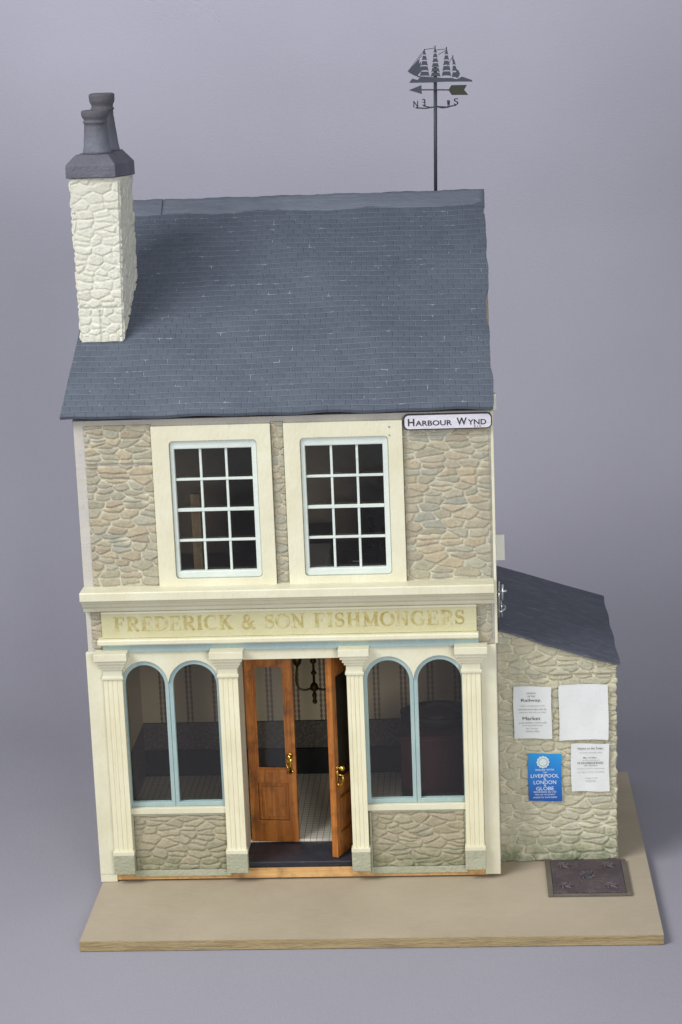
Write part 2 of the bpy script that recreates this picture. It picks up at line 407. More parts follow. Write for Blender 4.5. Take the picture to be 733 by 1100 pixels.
# serif capitals drawn as thick and thin strokes (height 1)
TK, TN, SF = .20, .085, .055
def arcp(cx, cz, rx, rz, a0, a1, n=18): return [(cx+rx*math.cos(math.radians(a0+(a1-a0)*k/n)), cz+rz*math.sin(math.radians(a0+(a1-a0)*k/n))) for k in range(n+1)]
def fat(pts, cx, rx): return [TN + (TK-TN)*min(1, abs(p[0]-cx)/rx)**1.5 for p in pts]
def ser(x, z): return ([(x-.17, z), (x+.17, z)], SF)
def stem(x): return [([(x,0),(x,1)], TK), ser(x,.028), ser(x,.972)]
def G_bowl(x, z0, z1, w):
    c = (z0+z1)/2; r = (z1-z0)/2 - TN/2
    p = [(x, z1-TN/2)] + arcp(x+w-r*1.05, c, r*1.05, r, 90, -90) + [(x, z0+TN/2)]
    return [(p, fat(p, x+w-r*1.05, r*1.05))]
def Sg():
    p = arcp(.36,.735,.24,.225,20,180,12) + arcp(.36,.735,.24,.22,200,270,5) ; p = p[:-1] + [(.36,.51)] + arcp(.36,.275,.26,.235,80,-160,16)
    ws = [TN+(TK-TN)*math.exp(-((q[1]-.5)/.16)**2)+.01 for q in p]
    return [(p, ws), ([(.60,.98),(.60,.70)], SF), ([(.09,.02),(.09,.32)], SF)]
def Oo(): 
    p = arcp(.47,.5,.40,.47,90,450,36); return [(p, fat(p,.47,.40))]
def Cc(extra=()):
    p = arcp(.50,.5,.41,.47,48,318,30); return [(p, fat(p,.50,.41)), ([(.80,1.0),(.80,.68)], SF)] + list(extra)
GL = {
 'F': (.80, stem(.22)+[([(.22,.965),(.72,.965)],.075), ([(.22,.52),(.55,.52)],.07), ([(.72,1.0),(.72,.74)],SF), ([(.56,.38),(.56,.66)],SF)]),
 'E': (.84, stem(.22)+[([(.22,.965),(.74,.965)],.075), ([(.22,.52),(.57,.52)],.07), ([(.22,.035),(.76,.035)],.075), ([(.74,1.0),(.74,.75)],SF), ([(.58,.38),(.58,.66)],SF), ([(.78,0),(.78,.27)],SF)]),
 'R': (.90, stem(.22)+G_bowl(.22,.46,1.0,.50)+[([(.42,.48),(.62,.22),(.76,.03),(.88,.03)],[.1,TK,TK,.08])]),
 'D': (.94, stem(.22)+G_bowl(.22,0,1.0,.66)),
 'I': (.44, stem(.22)),
 'C': (.92, Cc()),
 'K': (.94, stem(.22)+[([(.24,.42),(.74,.97)],TN), ser(.74,.972), ([(.42,.58),(.78,.03)],TK), ser(.80,.028)]),
 'S': (.72, Sg()), 'O': (.94, Oo()),
 'N': (.98, [([(.2,0),(.2,1)],TN), ser(.18,.028), ([(.16,.98),(.80,.03)],TK), ([(.80,0),(.80,1)],TN), ser(.80,.972), ([(.02,.972),(.2,.972)],SF)]),
 'H': (1.0, stem(.22)+stem(.78)+[([(.22,.51),(.78,.51)],.075)]),
 'M': (1.16, [([(.2,0),(.2,1)],TN), ser(.18,.028), ([(.18,.98),(.57,.05)],TK), ([(.57,.05),(.94,.98)],TN), ([(.96,0),(.96,1)],TK), ser(.96,.028), ([(.02,.972),(.2,.972)],SF), ([(.94,.972),(1.12,.972)],SF)]),
 'G': (.98, Cc([([(.80,0.06),(.80,.42)],TK*.9), ser(.80,.42)])),
 '&': (1.0, [(arcp(.42,.76,.17,.2,-60,250,20), TN+.03), ([(.30,.62),(.60,.28),(.84,.02),(.98,.03)],[.1,TK,TK,.07]), (arcp(.36,.27,.26,.25,75,345,20), TN+.05), ([(.60,.20),(.78,.50)],.08), ([(.66,.52),(.92,.52)],SF)]),
 ' ': (.42, [])}
def serif_text(name, s, mat, x0, x1, z0, h, y, parent):
    tot = sum(GL[c][0] + .10 for c in s) - .10; k = (x1-x0)/tot; mb = MB(); x = x0; j = 0
    for c in s:
        w, st = GL[c]
        for pts, wd in st:
            j += 1; dy = (j % 7)*.00006
            wdd = [q*(k+h)/2 for q in wd] if isinstance(wd, list) else wd*(k+h)/2
            mb.ribbon([(x+p[0]*k, z0+p[1]*h) for p in pts], wdd, y-dy, y+.0009)
        x += (w+.10)*k
    return mb.build(name, mat, parent, fix=False)

# ================================================================== SETTING: photographer's paper sweep
def backdrop():
    prof = []; R = 1.5; yb = 1.15
    for y in np.linspace(-4.5, yb, 60): prof.append((y, 0))
    for k in range(1, 31):
        a = math.radians(9+79*k/30); prof.append((yb+.05+R*math.sin(a)-R*math.sin(math.radians(9)), R*math.cos(math.radians(9))-R*math.cos(a)+.002))
    for z in np.linspace(R+.05, 6.5, 40): prof.append((prof[89][0]+ (z-R)*.03, z))
    xs = np.linspace(-5, 6, 150); v = []; f = []
    for (y, z) in prof:
        for x in xs:
            b = .010*math.sin(x*2.1+y*1.3)*math.sin(y*1.7+z*1.9) + .006*math.sin(x*4.3+z*2.2+1)
            # soft creases in the paper beside the house
            for cx, cy, cz, wd, dp in ((-.50,1.18,0,.10,.022),(-.62,1.9,.35,.16,.02),(1.9,1.5,.05,.2,.015)):
                d2 = (x-cx)**2 + (y-cy)**2 + (z-cz)**2; b += dp*math.exp(-d2/wd**2)*math.cos((x-cx)*22+(y-cy)*9)
            flat = 1/(1+math.exp(-(y-.95)*14))
            v.append((x, y - b*flat*min(1, z*2), z-.0275 + b*flat*max(0, 1-z*.8)))
    n = len(xs)
    f = [(i*n+j, i*n+j+1, (i+1)*n+j+1, (i+1)*n+j) for i in range(len(prof)-1) for j in range(n-1)]
    t = NT('lavender_grey_paper')
    c = t.ramp(t.noise(1.3, 4, .5), [(.3,(142,141,152)),(.7,(147,146,157))])
    c = t.mix(t.step(t.noise(240, 3, .7), .3, .7, 0, .16), c, lin((128,126,142)))
    n1 = t.bump(t.noise(200, 4, .6), .0012); n1 = t.bump(t.noise(1.1, 1.5, .4, stretch=(1,1,1.6)), .07, .35, chain=n1)
    m = t.fin(c, .85, n1)
    mb = MB(); mb.add(v, f); o = mb.build('backdrop', m, None, smooth=True, fix=False); o['kind'] = 'structure'
    me = o.data
    if me.polygons[0].normal.z < 0: me.flip_normals()
backdrop()

# ================================================================== BASE BOARD
bb = thing('base_board', 'flat buff painted wooden board under the whole model shop', 'board', (.68, .18, -.0275))
MB().box(0, 1.369, -.3565, .715, -.0265, -.0015).build('board_core', M['board_edge'], bb, bevel=.0012)
MB().box(.0006, 1.3684, -.3559, .7144, -.0015, 0).build('painted_top', M['board'], bb)

# ================================================================== DOLLS' HOUSE
H = thing('dolls_house', 'two-storey model fishmonger shop with cream shopfront, stone walls and slate roof', 'dolls house', (.5, .35, 0))

win = [(.2405, .4265, .230, .440, .188, .474), (.5545, .7395, .5435, .7535, .505, .788)]   # glass, sash, surround in x
WZ = (.803, 1.105, .785, 1.126, .7535, 1.163)
SH = [(.077, .323), (.673, .923)]
def solid(x, z):
    for g0, g1, s0, s1, _, _ in win:
        if s0 < x < s1 and WZ[2] < z < WZ[3]: return False
    for a, b in SH:
        if a < x < b and .197 < z < .582: return False
    if .364 < x < .645 and z < .577: return False
    return True
xs = sorted([0,1.0,.364,.645] + [w[2] for w in win] + [w[3] for w in win] + [a for s in SH for a in s])
zs = sorted([.028,.197,.582,.577,WZ[2],WZ[3],1.178])
MB().cells(xs, zs, .002, .022, solid).build('front_wall', M['grey_strip'], H, bevel=.0015)

# carcass
g = [(.024,.03),(.70,.03),(.70,1.598),(.024,1.180)]
MB().prism(g, -.0045, .018, 'x').build('side_wall', paint('stained_ply', (96,80,66), (78,66,56), .6, .7), H, bevel=.001)
MB().prism(g, .982, 1.0, 'x').build('side_wall', M['carcass'], H, bevel=.001)
MB().box(.019,.981,.682,.70,.03,1.585).build('back_wall', M['carcass'], H)
MB().box(0,1.0,.006,.70,.001,.028).build('plinth_base', M['pine'], H)
MB().box(.019,.981,.133,.68,.030,.050).build('floor', M['tiles'], H)
MB().box(.019,.981,.024,.68,.672,.690).build('upper_floor', M['ceiling'], H)
MB().box(.019,.981,.024,.68,1.150,1.165).build('upper_ceiling', M['ceiling'], H)
bw = MB().box(.019,.981,.612,.62,.205,.670).build('papered_wall', M['wallpaper'], H)
MB().box(.019,.981,.609,.62,.126,.203).build('dado', M['dado'], H)
MB().box(.019,.981,.605,.62,.051,.124).build('skirting', M['skirting'], H)
MB().box(.019,.026,.14,.604,.205,.670).build('papered_wall', M['wallpaper'], H)
MB().box(.974,.981,.14,.604,.205,.670).build('papered_wall', M['wallpaper'], H)
MB().box(.019,.026,.024,.604,.051,.203).build('dado', M['dado'], H)
MB().box(.974,.981,.024,.604,.051,.203).build('dado', M['dado'], H)
MB().box(.019,.981,.60,.612,.691,1.149).build('upper_back_wall', M['dark_wall'], H)
MB().box(.484,.494,.03,.598,.691,1.149).build('upper_partition', M['dark_wall'], H)
# window boxes behind the shop windows
for a, b in ((.03,.352),(.657,.972)):
    MB().box(a, b, .024, .130, .150, .162).build('window_shelf', M['dark_wood'], H, bevel=.001)

# door recess
MB().box(.352,.364,.024,.130,.046,.60).build('door_jamb', M['cream'], H, bevel=.001)
MB().box(.645,.657,.024,.130,.046,.60).build('door_jamb', M['cream'], H, bevel=.001)
MB().box(.3645,.6445,.024,.132,.580,.595).build('recess_ceiling', M['cream'], H)
st = MB().box(.3645,.6445,.0,.131,.0285,.0445).box(.3645,.6445,-.004,.006,.040,.0458); st.build('doorstep', M['step'], H, bevel=.0015)
MB().box(.010,.966,-.008,.0055,.005,.0265).build('bottom_rail', M['pine'], H, bevel=.001)
MB().box(.3642,.6448,-.006,-.0045,.0268,.031).build('step_lip', M['pine'], H)

# ---- stone facing
stone_sheet('stone_facing', M['stone_front'], [(.026,0,.752),(.187,0,.752),(.187,0,1.166),(.026,0,1.166)], (0,-1,0), H, seed=3, seams=((.318,.0022),))
stone_sheet('stone_facing', M['stone_front'], [(.475,0,.752),(.504,0,.752),(.504,0,1.166),(.475,0,1.166)], (0,-1,0), H, seed=5, w=.03)
stone_sheet('stone_facing', M['stone_front'], [(.789,0,.752),(.992,0,.752),(.992,0,1.166),(.789,0,1.166)], (0,-1,0), H, seed=8, seams=((.366,.0022),))
stone_sheet('stone_facing', M['stone_front'], [(.014,0,.612),(.040,0,.612),(.040,0,.738),(.014,0,.738)], (0,-1,0), H, seed=9, w=.04)
stone_sheet('stone_facing', M['stone_front'], [(.954,0,.604),(.990,0,.604),(.990,0,.738),(.954,0,.738)], (0,-1,0), H, seed=10, w=.03, h=.022)
for x0, x1, sd in ((.083,.326,21),(.677,.917,22)):
    p = stone_sheet('stall_riser', M['stone_low'], [(x0+.006,-.006,.032),(x1-.006,-.006,.032),(x1-.006,-.006,.176),(x0+.006,-.006,.176)], (0,-1,0), H, seed=sd, relief=.0062, h=.020, w=.052)
    MB().box(x0,x0+.0055,-.012,.001,.032,.180).box(x1-.0055,x1,-.012,.001,.032,.180).box(x0,x1,-.012,.001,.1765,.181).build('riser_frame', M['plinth'], p, bevel=.0008)
    MB().box(x0,x1,-.013,.001,.0145,.0315).build('riser_footing', M['plinth'], p, bevel=.001)

stone_sheet('side_facing', M['stone_front'], [(1.0005,.030,.03),(1.0005,.698,.03),(1.0005,.690,1.572),(1.0005,.030,1.160)], (1,0,0), H, seed=51, step=.0055, h=.028, w=.07, relief=.0022, thick=.0004)
stone_sheet('side_facing', M['stone_front'], [(-.005,.698,.03),(-.005,.060,.03),(-.005,.060,1.190),(-.005,.698,1.590)], (-1,0,0), H, seed=52, step=.0055, h=.028, w=.07, relief=.0035, thick=.0004)
# ---- upstairs windows
for (g0,g1,s0,s1,o0,o1) in win:
    W = MB().ring(rrect(o0,o1,WZ[4],WZ[5],.0015), rrect(s0,s1,WZ[2],WZ[3],.010), -.0135, .0018).build('window', M['cream'], H, bevel=.0012)
    MB().ring(rrect(s0+.0004,s1-.0004,WZ[2]+.0004,WZ[3]-.0004,.0097), rrect(g0,g1,WZ[0],WZ[1],.0008), -.006, .010).build('sash_frame', M['sash'], W, bevel=.0025)
    b = MB(); zz0, zz1 = WZ[0], WZ[1]; m = .0058
    for k in (1,2): 
        xx = g0 + (g1-g0)*k/3; b.box(xx-m/2, xx+m/2, .0005, .008, zz0, zz1)
    for k in (1,2,3):
        z = zz0 + (zz1-zz0)*k/4; mm = m*1.35 if k == 2 else m; b.box(g0, g1, -.0012, .0072, z-mm/2, z+mm/2)
    b.build('glazing_bars', M['sash'], W, bevel=.0009)
    MB().box(g0-.002, g1+.002, .0110, .0120, zz0-.002, zz1+.002).build('glass', M['glass'], W)
# nail heads
MB().tube([(.757,-.0138,1.148),(.757,-.0152,1.148)], .0022, 8).tube([(.757,-.0138,1.128),(.757,-.0152,1.128)], .0018, 8).build('nail_heads', M['pale_ink'], H)

# ---- cornice and fascia
prof = [(.0015,.768),(-.058,.768),(-.060,.766),(-.060,.747),(-.057,.745),(-.044,.743),(-.040,.736),(-.034,.733),(-.028,.724),(-.020,.718),(-.018,.713),(-.0155,.708),(.0015,.708)]
MB().prism(prof, -.001, .9965, 'x').build('cornice', M['cream'], H, bevel=.0012)
fa = MB().box(.0405,.9535,-.0155,.0015,.640,.7075).build('fascia_board', M['fascia'], H, bevel=.001)
MB().prism([(-.0158,.7072),(-.018,.7072),(-.018,.703),(-.0158,.700)], .0405, .9535, 'x').build('fascia_bead', M['cream'], fa)
serif_text('lettering', 'FREDERICK & SON FISHMONGERS', M['gold'], .070, .925, .6585, .0355, -.0164, fa)
MB().prism([(.0015,.6395),(-.028,.6395),(-.031,.637),(-.031,.628),(-.027,.624),(.0015,.622)], .030, .957, 'x').build('fascia_ledge', M['cream'], H, bevel=.001)
MB().box(.040,.957,-.0175,.0015,.6045,.6215).build('blue_band', M['blue'], H, bevel=.001)

# ---- shopfront field: cream header with the arch heads cut out
def field(x0, x1, arches, zt, y0, y1, zflat):
    mb = MB(); n = 150; top = []
    for k in range(n+1):
        x = x0 + (x1-x0)*k/n; z = zflat
        for a0, a1, zs_, zt_ in arches:
            if a0 < x < a1:
                cx = (a0+a1)/2; z = zs_ + (zt_-zs_)*math.sqrt(max(0, 1-((x-cx)/((a1-a0)/2))**2))
        top.append((x, z))
    v = []; f = []
    for x, z in top: v += [(x,y0,z),(x,y0,zt),(x,y1,z),(x,y1,zt)]
    for k in range(n):
        a = 4*k; b = a+4
        f += [(a,b,b+1,a+1),(a+2,a+3,b+3,b+2),(a,a+2,b+2,b),(a+1,b+1,b+3,a+3)]
    f += [(0,1,3,2),(4*n,4*n+2,4*n+3,4*n+1)]
    mb.add(v, f); return mb
ZS, ZT = .515, .579
AR = [[(.077,.1955),(.1955,.323)], [(.673,.7965),(.7965,.923)]]
for (x0, x1), ar in zip(SH, AR):
    field(x0-.0, x1+.0, [(a,b,ZS,ZT) for a,b in ar], .604, -.0105, .0015, ZS).build('arch_head', M['cream'], H)
MB().box(.3235,.6725,-.0105,.0015,.5775,.604).build('door_header', M['cream'], H, bevel=.001)
for (x0, x1), ar in zip(SH, AR):
    fr = MB()
    gl = MB()
    for i, (a, b) in enumerate(ar):
        ga, gb = a+.0100, b-.0100
        out = arch(a+.0003, b-.0003, .1975, ZS, ZT-.0006); inn = arch(ga, gb, .2085, ZS-.002, ZT-.0125)
        fr.ring(out, inn, -.0035 - .0002*i, .012)
        gl.box(ga-.002, gb+.002, .0125, .0135, .206, .5785)
    w = fr.build('shop_window', M['blue'], H, bevel=.0012)
    gl.build('glass', M['glass'], w)
    MB().box(x0-.0,x1+.0,-.0145,.0015,.1815,.1970).build('window_sill', M['cream'], w, bevel=.0012)

# ---- outer cream uprights
MB().box(-.004,.0385,-.012,.0015,.022,.6035).build('corner_board', M['cream'], H, bevel=.0012)
MB().box(.9605,.9985,-.012,.0015,.008,.6035).build('corner_board', M['cream'], H, bevel=.0012)
MB().box(-.004,.038,-.011,.0015,.001,.0215).build('corner_board', M['cream'], H, bevel=.001)
MB().box(.9965,1.0035,-.003,.022,.6045,1.178).build('edge_strip', M['cream'], H, bevel=.001)

# ---- pilasters
for (x0, x1) in ((.0390,.0855),(.3215,.3690),(.6345,.6745),(.9150,.9600)):
    xm = (x0+x1)/2; w = x1-x0; pr = [(x0,-.0125),(x0,-.030)]
    nfl = 3; gw = .0016
    for k in range(nfl):
        c = x0 + w*(k+1)/(nfl+1); pr += [(c-gw,-.030),(c-gw*.5,-.0284),(c+gw*.5,-.0284),(c+gw,-.030)]
    pr += [(x1,-.030),(x1,-.0125)]
    P = MB().prism(pr, .090, .540, 'z').build('pilaster', M['cream_fluted'], H, bevel=.0006)
    cp = MB()
    cp.box(x0-.0005,x1+.0005,-.0308,-.0125,.5405,.5900)
    for e, z0, z1, yy in ((.003,.5400,.5475,-.034),(.005,.566,.573,-.036),(.009,.5735,.583,-.041),(.014,.5835,.592,-.048),(.0175,.5925,.6110,-.054)):
        cp.box(x0-e, x1+e, yy, -.0128, z0, z1)
    cp.build('capital', M['cream'], P, bevel=.0012)
    MB().box(x0-.003, x1+.003, -.036, -.0128, .0300, .0895).build('plinth_block', M['plinth'], P, bevel=.0015)
    MB().box(x0-.0034, x1+.0034, -.0364, -.0126, .0805, .0912).build('plinth_cap', M['cream'], P, bevel=.0012)

# ---- doors
def door(hx, hy, ang, sgn, label):
    """hinge at hx,hy; leaf of width .128 runs along +x*sgn when shut; opened outwards by ang degrees"""
    L = .1225 if sgn > 0 else .1285; z0, z1 = .0475, .572; T = .0165
    root = bpy.data.objects.new('door', None)
    def pl(mb):
        a = math.radians(ang)*(-1 if sgn > 0 else 1); ca, sa = math.cos(a), math.sin(a)
        mb.v = [(hx + (x*sgn)*ca - y*sa, hy + (x*sgn)*sa + y*ca, z) for x, y, z in mb.v]; return mb
    r = .0225; zg0, zg1, zp0, zp1 = .243, .518, .105, .206
    f = MB().cells([0, r, L-r, L], [z0, zp0, zp1, zg0, zg1, z1], 0, T, lambda x, z: not (r < x < L-r and (zg0 < z < zg1 or zp0 < z < zp1)))
    d = pl(f).build('door', M['door'], H, bevel=.0012); d['label'] = label
    pl(MB().box(r+.0003, L-r-.0003, .0055, .011, zp0+.0003, zp1-.0003).box(r+.009, L-r-.009, .0018, .0052, zp0+.010, zp1-.010)).build('lower_panel', M['door'], d, bevel=.0012)
    pl(MB().box(r+.0003, L-r-.0003, .0075, .0085, zg0+.0003, zg1-.0003)).build('glass', M['glass'], d)
    pl(MB().ring(rrect(r, L-r, zg0, zg1, .0003, 2), rrect(r+.004, L-r-.004, zg0+.004, zg1-.004, .0003, 2), .0035, .0068)).build('glazing_bead', M['door'], d)
    hxx = L - .014; h = MB()
    h.tube([(hxx,-.0001,0.282),(hxx,-.0025,0.282)], .0075, 14).tube([(hxx,-.002,0.282),(hxx,-.010,0.282)], .0026, 10)
    h.lathe([(.0,-.007),(.004,-.006),(.0065,-.002),(.0065,.002),(.004,.006),(.0,.007)], (hxx,-.013,0.282), 14)
    h.box(hxx-.0045,hxx+.0045,-.0016,-.0001,0.234,0.288)
    h.tube([(hxx-.001,-.001,0.263),(hxx-.007,-.011,0.260),(hxx-.003,-.012,0.248),(hxx-.006,-.010,0.239),(hxx,-.001,0.234)], .0024, 8)
    h.tube([(hxx+.003,-.001,0.242),(hxx+.008,-.006,0.239)], .0028, 8)
    pl(h).build('handle', M['brass'], d, smooth=True)
    return d
door(.3665, .1290, 5, 1, 'varnished wooden door leaf standing nearly shut')
door(.6445, .1290, 67, -1, 'varnished wooden door leaf swung wide open')

# ---- roof
def roof():
    nx, ny = 90, 70; v = []; f = []; uvs = []
    dy, dz = .73, .433; ln = math.hypot(dy, dz)
    for i in range(ny+1):
        t = i/ny; xl = -.0246 + t*.03; xr = 1.0025 + .0045*math.sin(t*19)*math.sin(t*7+1) + .0012*math.sin(t*61) + (-.005 if .30 < t < .62 else .002)*math.sin((t-.3)*9.8 if .3<t<.62 else 0)
        for j in range(nx+1):
            s = j/nx; x = xl + (xr-xl)*s; y = -.03 + t*dy; z = 1.194 + t*dz
            z += .0022*math.sin(s*9+t*4)*math.sin(t*math.pi) + .0012*math.sin(s*23+t*11)
            if i == 0: y += .0016*math.sin(s*31) + .001*math.sin(s*77); z += .0012*math.sin(s*41+1)
            v.append((x, y, z)); uvs.append((x, t*ln))
    n0 = len(v); nrm = np.array([0,-dz,dy])/ln
    v2 = [tuple(np.array(p) - nrm*.0085) for p in v]
    v += v2; n = nx+1
    top = [(i*n+j, i*n+j+1, (i+1)*n+j+1, (i+1)*n+j) for i in range(ny) for j in range(nx)]
    f = top + [tuple(n0+k for k in q[::-1]) for q in top]
    bd = [j for j in range(n)] + [i*n+nx for i in range(1,ny+1)] + [ny*n+j for j in range(nx-1,-1,-1)] + [i*n for i in range(ny-1,0,-1)]
    f += [(bd[(k+1)%len(bd)], bd[k], n0+bd[k], n0+bd[(k+1)%len(bd)]) for k in range(len(bd))]
    me = bpy.data.meshes.new('roof'); me.from_pydata([(a*S,b*S,c*S) for a,b,c in v], [], f)
    uvl = me.uv_layers.new(name='UVMap'); uu = uvs+uvs
    for lp in me.loops: uvl.data[lp.index].uv = uu[lp.vertex_index]
    me.materials.append(M['slate']); me.update(); r = link('roof', me, H)
    # folded strip along the ridge, in two lengths
    for xa, xb, lift in ((.004,.150,.0032),(.1515,1.0015,.0024)):
        nn = 50; vv = []; ff = []
        pr = [(-.056,-.0),( -.052,.0016),(-.030,.0040),(-.006,.0060),(.004,.0070),(.012,.002),(.014,-.020),(.013,-.045)]
        for k in range(nn+1):
            x = xa + (xb-xa)*k/nn
            for q, (a, h) in enumerate(pr):
                yy = .700 + a*.86; zz = 1.6275 + (a*.593*.86/.86 if a < .004 else 0) + h + lift
                wob = .0009*math.sin(x*40+q*2) + .0006*math.sin(x*130+q)
                if q == 0: yy += .003*math.sin(x*40); 
                vv.append((x, yy, zz + wob - (0.0035 if q == 0 else 0)))
        m = len(pr)
        for k in range(nn):
            for q in range(m-1): ff.append((k*m+q, (k+1)*m+q, (k+1)*m+q+1, k*m+q+1))
        mb = MB(); mb.add(vv, ff); o = mb.build('ridge_strip', M['slate_ridge'], r, smooth=True, fix=False)
        so = o.modifiers.new('thick', 'SOLIDIFY'); so.thickness = .002*S; so.offset = -1
        if o.data.polygons[3].normal.z < 0: o.data.flip_normals()
    MB().box(.003,.997,.7005,.706,1.5,1.618).build('ridge_backing', M['carcass'], r)
roof()
def roofz(y): return 1.194 + (y+.03)*.433/.73

# ---- chimney
y0, y1 = .208, .418; CT = 1.737
ch = MB().add([(-.0005,y0+.004,roofz(y0)-.004),(.0965,y0+.004,roofz(y0)-.004),(.1045,y1-.004,roofz(y1)-.004),(.002,y1-.004,roofz(y1)-.004),
               (-.003,y0+.004,CT),(.108,y0+.004,CT),(.108,y1-.004,CT-.010),(-.003,y1-.004,CT-.010)],
              [(3,2,1,0),(4,5,6,7),(0,1,5,4),(1,2,6,5),(2,3,7,6),(3,0,4,7)]).build('chimney', M['stone_chimney'], H)
zb = roofz(y0)+.001
stone_sheet('front_face', M['stone_chimney'], [(-.002,y0,zb),(.100,y0,zb),(.112,y0,CT),(-.005,y0,CT)], (0,-1,0), ch, seed=31, relief=.0044, thick=.0035, h=.023, w=.042, seams=((.084,.0026),), vseams=((.050,0,.080,.0016),))
stone_sheet('side_face', M['stone_chimney'], [(.100,y0+.001,zb),(.108,y1,roofz(y1)+.001),(.112,y1,CT-.011),(.112,y0+.001,CT)], (1,0,.03), ch, seed=32, relief=.0055, thick=.003, h=.027, w=.05)
stone_sheet('side_face', M['stone_chimney'], [(-.002,y1,roofz(y1)+.001),(-.002,y0+.001,zb),(-.005,y0+.001,CT),(-.005,y1,CT-.011)], (-1,0,0), ch, seed=33, relief=.006, thick=.002, h=.027, w=.05, step=.004)
stone_sheet('rear_face', M['stone_chimney'], [(.108,y1,roofz(y1)+.001),(-.002,y1,roofz(y1)+.001),(-.005,y1,CT-.011),(.112,y1,CT-.011)], (0,1,0), ch, seed=34, relief=.006, thick=.003, step=.004)
def rot(mb, cx, cy, deg):
    a = math.radians(deg); mb.v = [(cx+(x-cx)*math.cos(a)-(y-cy)*math.sin(a), cy+(x-cx)*math.sin(a)+(y-cy)*math.cos(a), z) for x,y,z in mb.v]; return mb
cap = MB()
def frust(mb, a, b):
    (x0,x1,ya,yb,z0), (X0,X1,Ya,Yb,Z1) = a, b
    mb.add([(x0,ya,z0),(x1,ya,z0),(x1,yb,z0),(x0,yb,z0),(X0,Ya,Z1),(X1,Ya,Z1),(X1,Yb,Z1),(X0,Yb,Z1)], [(3,2,1,0),(4,5,6,7),(0,1,5,4),(1,2,6,5),(2,3,7,6),(3,0,4,7)])
cx_, cy_ = .053, .313
cap.add([(-.0085,y0-.013,1.7385),(.1145,y0-.013,1.7385),(.117,y1+.008,1.7265),(-.0085,y1+.008,1.7265),
         (-.0085,y0-.013,1.7690),(.1145,y0-.013,1.7690),(.117,y1+.008,1.7610),(-.0085,y1+.008,1.7610),
         (.012,y0+.014,1.7920),(.094,y0+.014,1.7920),(.094,y1-.020,1.7920),(.012,y1-.020,1.7920)],
        [(3,2,1,0),(0,1,5,4),(1,2,6,5),(2,3,7,6),(3,0,4,7),(4,5,9,8),(5,6,10,9),(6,7,11,10),(7,4,8,11),(8,9,10,11)])
rot(cap, cx_, cy_, -2.5).build('chimney_cap', M['cap'], ch, bevel=.002)
def pot(x, y, h, r, tp):
    p = [(r*1.04/tp**1.5,0),(r*1.03/tp**1.5,.006),(r*.98/tp**1.5,.012),(r*.93,h*.62),(r*.92,h*.70),(r*1.02,h*.715),(r*1.02,h*.74),(r*.93,h*.75),(r*.94,h*.80),(r*1.04,h*.83),(r*1.10,h*.88),(r*1.12,h*.96),(r*1.09,h*.985),(r*.95,h),(r*.80,h),(r*.74,h*.97),(r*.72,h*.5),(.0,h*.5)]
    MB().lathe(p, (x,y,1.7925), 40).build('chimney_pot', M['pot'], ch, smooth=True)
pot(.0565, .262, .104, .0300, .93); pot(.0600, .358, .140, .0285, .86)

# ---- bits on the right flank
MB().box(1.004,1.026,.09,.105,.787,.852).build('hinge_block', M['hinge'], H, bevel=.0015)
MB().box(1.004,1.012,.03,.05,1.172,1.212).box(1.001,1.0035,.03,.06,1.15,1.20).build('hinge_block', M['hinge'], H, bevel=.0015)
hk = MB().tube([(1.008,.05,.655),(1.010,.05,.745)], .0022, 8).tube([(1.003,.05,.718),(1.028,.045,.722)], .0030, 8).tube([(1.018,.046,.738),(1.017,.046,.698)], .0034, 8)
hk.tube([(1.002,.03,.682),(1.012,.022,.676),(1.022,.028,.680),(1.024,.04,.684),(1.016,.05,.686)], .0026, 8).tube([(1.014,.05,.697),(1.016,.05,.655)], .0018, 8)
hk.build('hook_catch', M['steel'], H, smooth=True)

# ================================================================== LEAN-TO
L = thing('lean_to_shed', 'small stone lean-to with sloping dark roof against the right side of the shop', 'shed', (1.15, .385, 0))
ly0, ly1 = .092, .672
def topz(x): return .612 + (x-1.006)*(.523-.612)/(1.297-1.006)
MB().prism([(1.0085,.002),(1.288,.002),(1.288,topz(1.288)-.006),(1.0085,topz(1.0085)-.006)], ly0, ly1, 'y').build('shed_core', M['carcass'], L)
stone_sheet('stone_wall', M['stone_shed'], [(1.0025,ly0-.003,.001),(1.292,ly0-.003,.004),(1.295,ly0-.003,topz(1.295)-.002),(1.0025,ly0-.003,topz(1.0025)-.002)], (0,-1,0), L, seed=41, h=.0235, w=.060, relief=.0078, thick=.002, seams=((.489,.0024),), ragged=.003)
stone_sheet('stone_wall', M['stone_shed'], [(1.290,ly0,.001),(1.290,ly1,.001),(1.290,ly1,topz(1.29)-.004),(1.290,ly0,topz(1.29)-.004)], (1,0,0), L, seed=42, h=.028, w=.068, relief=.006, thick=.0015, step=.004)
